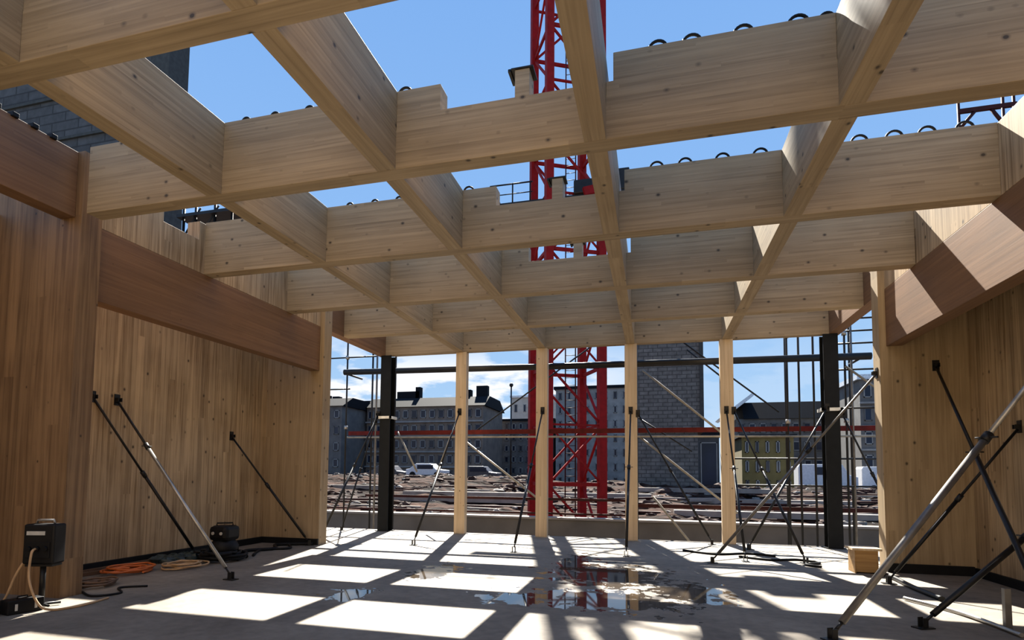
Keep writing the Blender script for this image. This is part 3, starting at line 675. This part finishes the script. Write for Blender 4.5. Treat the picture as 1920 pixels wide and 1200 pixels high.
for k in range(420):
    y = 24+26*rnd.random()**.9; x = rnd.uniform(-24, 24); z = terrain_z(x, y)
    if (abs(x-3.9) < 2.6 and y < 25) or (4.8 < x < 12 and y > 43.5): continue
    r = rnd.uniform(.06, .2)
    mb.sphere((x, y, z+r*.15), r, 6, 4, (rnd.uniform(1, 2.4), 1, .6), .3)
tag(mb.build('rubble', 'pile_white', origin=(0, 35, 0)), 'pale stones and rubble scattered over the soil', 'rubble', kind='stuff')
mb = MB()
for k in range(900):
    y = 20+30*rnd.random(); x = rnd.uniform(-24, 24); z = terrain_z(x, y)
    if (abs(x-3.9) < 2.6 and y < 25) or (4.8 < x < 12 and y > 43.5): continue
    r = rnd.uniform(.08, .28)
    mb.sphere((x, y, z+r*.1), r, 6, 4, (rnd.uniform(1, 2.4), 1, .55), .35)
tag(mb.build('earth_clods', 'pile_brown', origin=(0, 35, 0)), 'red-brown clods of earth heaped over the soil', 'earth', kind='stuff')

rnd = random.Random(33)
for nm, mat, cnt, hh, lab in (('scattered_battens', 'plank', 34, .07, 'pale boards and laths strewn in rows over the soil'), ('scattered_bars', 'dark_red', 60, .09, 'rusty bars and dark boards strewn in rows over the soil')):
    mb = MB()
    for k in range(cnt):
        y = 20.5+22*rnd.random(); x = rnd.uniform(-16, 20); L = rnd.uniform(1.2, 4.5)
        if abs(x+L/2-3.9) < 4.5 and y < 25: continue
        z = max(terrain_z(x+i*L/4, y) for i in range(5))+.02
        mb.bar((x, y, z), (x+L, y+rnd.uniform(-.2, .2), z+rnd.uniform(-.05, .1)), .18, hh)
    tag(mb.build(nm, mat, origin=(0, 30, 0)), lab, 'boards', kind='stuff')

# ---------------------------------------------------------------- neighbouring towers
t_ = thing('concrete_tower', (-18, 18, -1.05), 'tall dark grey concrete tower beyond the left wall', 'tower')
MB().box(-34, -12.75, 18, 19.0, -1.05, 27).build('wall', 'tower_l', t_)
tag(MB().box(-12.75, -11.80, 17.96, 18.97, -1.05, 27).build('end_pier', 'tower_dark', t_), 'near-black end pier')
fm = MB()
for k in range(14): fm.box(-33, -12.9, 17.9, 17.995, .5+k*1.9, .62+k*1.9)
fm.build('formwork_walings', 'tower_dark', t_)
t_ = thing('grey_tower', (8.2, 45, -1), 'grey stone tower block right of the crane with scaffold tubes in front', 'tower')
MB().box(5.9, 10.75, 45, 50, 4.85, 13.6).box(5.9, 10.35, 45.2, 50, -1, 4.85).build('wall', 'tower_r', t_)
MB().box(10.52, 10.78, 44.8, 45.1, 4.85, 13.6).build('corner_strip', 'tower_dark', t_)

# ---------------------------------------------------------------- buildings behind
def building(name, lab, x0, x1, Y, z1, cols, rows, wall, roof=None, roof_h=0, dep=10, z0=-.4, wf=.55, hf=.6, base=.0, chim=(), band=None, inset=.0, cat='building'):
    t_ = thing(name, ((x0+x1)/2, Y, z0), lab, cat)
    w_ = MB().box(x0, x1, Y, Y+dep, z0, z1).build('wall', wall, t_)
    cw = (x1-x0)/cols; rh = (z1-z0-base)/rows
    for r in range(rows):
        if band: MB().box(x0-.1, x1+.1, Y-.25, Y, z0+base+r*rh-.12, z0+base+r*rh+.08).build('ledge', band, t_)
        for c_ in range(cols):
            xc = x0+cw*(c_+.5); zc = z0+base+rh*(r+.5)
            ww, hh = cw*wf/2, rh*hf/2
            f = MB()
            for a, b2, c2, d in ((xc-ww, xc-ww+.09, zc-hh, zc+hh), (xc+ww-.09, xc+ww, zc-hh, zc+hh), (xc-ww, xc+ww, zc-hh, zc-hh+.1), (xc-ww, xc+ww, zc+hh-.1, zc+hh)): f.box(a, b2, Y-.09, Y, c2, d)
            fr = f.build('window', 'b_white' if (r+c_) % 3 else 'b_grey', t_)
            sub(MB().box(xc-ww+.05, xc+ww-.05, Y-.05, Y-.01, zc-hh+.05, zc+hh-.05), 'pane', 'glass', t_, fr)
    if roof:
        p = [(Y-.3, z1), (Y+dep+.3, z1), (Y+dep*.75, z1+roof_h), (Y+dep*.22, z1+roof_h)] if roof_h > .5 else [(Y-.3, z1), (Y+dep+.3, z1), (Y+dep+.3, z1+max(roof_h, .15)), (Y-.3, z1+max(roof_h, .15))]
        MB().prism(p, 0, x0-.3+inset, x1+.3-inset).build('roof', roof, t_)
    for cx_, cw_, ch in chim: MB().box(cx_-cw_/2, cx_+cw_/2, Y+dep*.3, Y+dep*.3+.9, z1+roof_h*.5, z1+roof_h+ch).build('chimney', 'roof', t_)
    return t_
building('apartment_block', 'dark slatted apartment block at the far left of the view', -56, -33.4, 78, 12.2, 16, 4, 'b_dark', 'roof', .2, wf=.5, hf=.75)
building('apartment_block', 'small dark block with a raised roof, left of the far left black column', -37.5, -31.8, 66, 10.2, 4, 5, 'b_grey', 'roof', 1.3, wf=.5, hf=.5, chim=((-36.3, 1.2, .6), (-34.6, 1.0, .4)))
building('apartment_block', 'long grey-brown apartment block with balconies and chimneys left of the leftmost post', -31.4, -14.5, 72, 10.6, 13, 5, 'b_tan', 'roof', 1.5, wf=.6, hf=.55, band='b_white', chim=((-26.6, 3.4, 1.1), (-25.1, .7, 1.7), (-18.2, 2.0, 1.1), (-15.6, 1.6, 1.6)), base=.8)
building('apartment_block', 'grey apartment block with many small windows left of the crane', -19.2, -7.2, 84, 9.6, 11, 6, 'b_grey', 'roof', .3, wf=.5, hf=.55, chim=((-17.4, 1.6, 3.2),))
building('apartment_block', 'pale building with light walls rising behind, left of the crane', -20.5, -9.5, 112, 17.0, 6, 4, 'b_pale', 'roof_pale', .4, wf=.3, hf=.35, z0=-.4)
building('apartment_block', 'whitish apartment block between the crane legs and the post beside it', -6.8, 5.2, 84, 14.2, 9, 7, 'b_white', 'roof', .4, wf=.35, hf=.5)
building('site_shed', 'dark open shed right of the grey tower', 9.6, 13.6, 62, 5.6, 2, 1, 'b_dark', 'roof', .5, wf=.8, hf=.8)
building('office_building', 'wide building under a long flat dark roof, right of the rightmost post', 17.6, 33.0, 80, 9.0, 12, 4, 'b_grey', 'roof', 2.4, wf=.6, hf=.5, inset=1.2)
building('yellow_building', 'yellow-brown building at ground level right of the rightmost post', 16.0, 20.9, 64, 5.6, 5, 3, 'b_yellow', 'roof', .3, wf=.35, hf=.6)
building('apartment_block', 'grey building with a pale eave seen between the right black column and wall', 27.6, 40, 66, 11.6, 9, 5, 'b_grey', 'roof_pale', .5, wf=.5, hf=.55, band='b_white')
tag(MB().prism([(16.2, 9.2), (19.6, 11.9), (19.6, 12.4), (15.8, 9.4)], 1, 79, 88).build('sloping_roof', 'roof_pale', origin=(17, 80, 9)), 'pale sloping roof just right of the rightmost post', 'roof')
# van, cars, lamp post
def vehicle(name, x, y, L, H, mat, lab, cat, van=True):
    z = terrain_z(x, y)-.05
    t_ = thing(name, (x, y, z), lab, cat)
    prof = [(x-L/2, z+.35), (x+L/2, z+.35), (x+L/2, z+H*.55), (x+L*.36, z+H*.62), (x+L*.24, z+H), (x-L*.48, z+H), (x-L/2, z+H*.9)] if van else [(x-L/2, z+.3), (x+L/2, z+.3), (x+L/2, z+H*.55), (x+L*.28, z+H*.62), (x+L*.14, z+H), (x-L*.24, z+H), (x-L*.4, z+H*.64), (x-L/2, z+H*.6)]
    bo = MB().prism(prof, 1, y, y+1.8).build('body', mat, t_, bevel=.06)
    MB().box(x-L*.2, x+L*.22, y-.02, y+.0, z+H*.62, z+H*.9).build('side_window', 'glass', t_)
    for dx in (-.32, .32): MB().tube([(x+L*dx, y-.03, z+.33), (x+L*dx, y+.2, z+.33)], .33, 14).build('wheel', 'rubber', t_)
vehicle('delivery_van', 21.6, 55, 4.6, 2.4, 'van_white', 'white van parked behind the soil left of the right black column', 'van')
vehicle('delivery_van', 27.6, 58, 5.0, 2.3, 'van_white', 'white van parked right of the right black column', 'van')
vehicle('parked_car', -15.6, 55, 4.2, 1.5, 'van_white', 'pale car parked just left of the leftmost post', 'car', False)
vehicle('parked_car', -20.4, 56, 4.2, 1.5, 'car_dark', 'dark car parked left of the pale car', 'car', False)
vehicle('parked_car', -10.2, 56, 4.2, 1.5, 'car_dark', 'dark car parked left of the crane mast', 'car', False)
t_ = thing('lamp_post', (-9.2, 66, -.2), 'thin lamp post against the pale building left of the crane', 'lamp post')
MB().tube([(-9.2, 66, -.2), (-9.2, 66, 12.1)], .09, 8).build('pole', 'prop_dark', t_)
MB().sphere((-9.2, 66, 12.2), .25, 8, 6).build('lamp_head', 'prop_dark', t_)
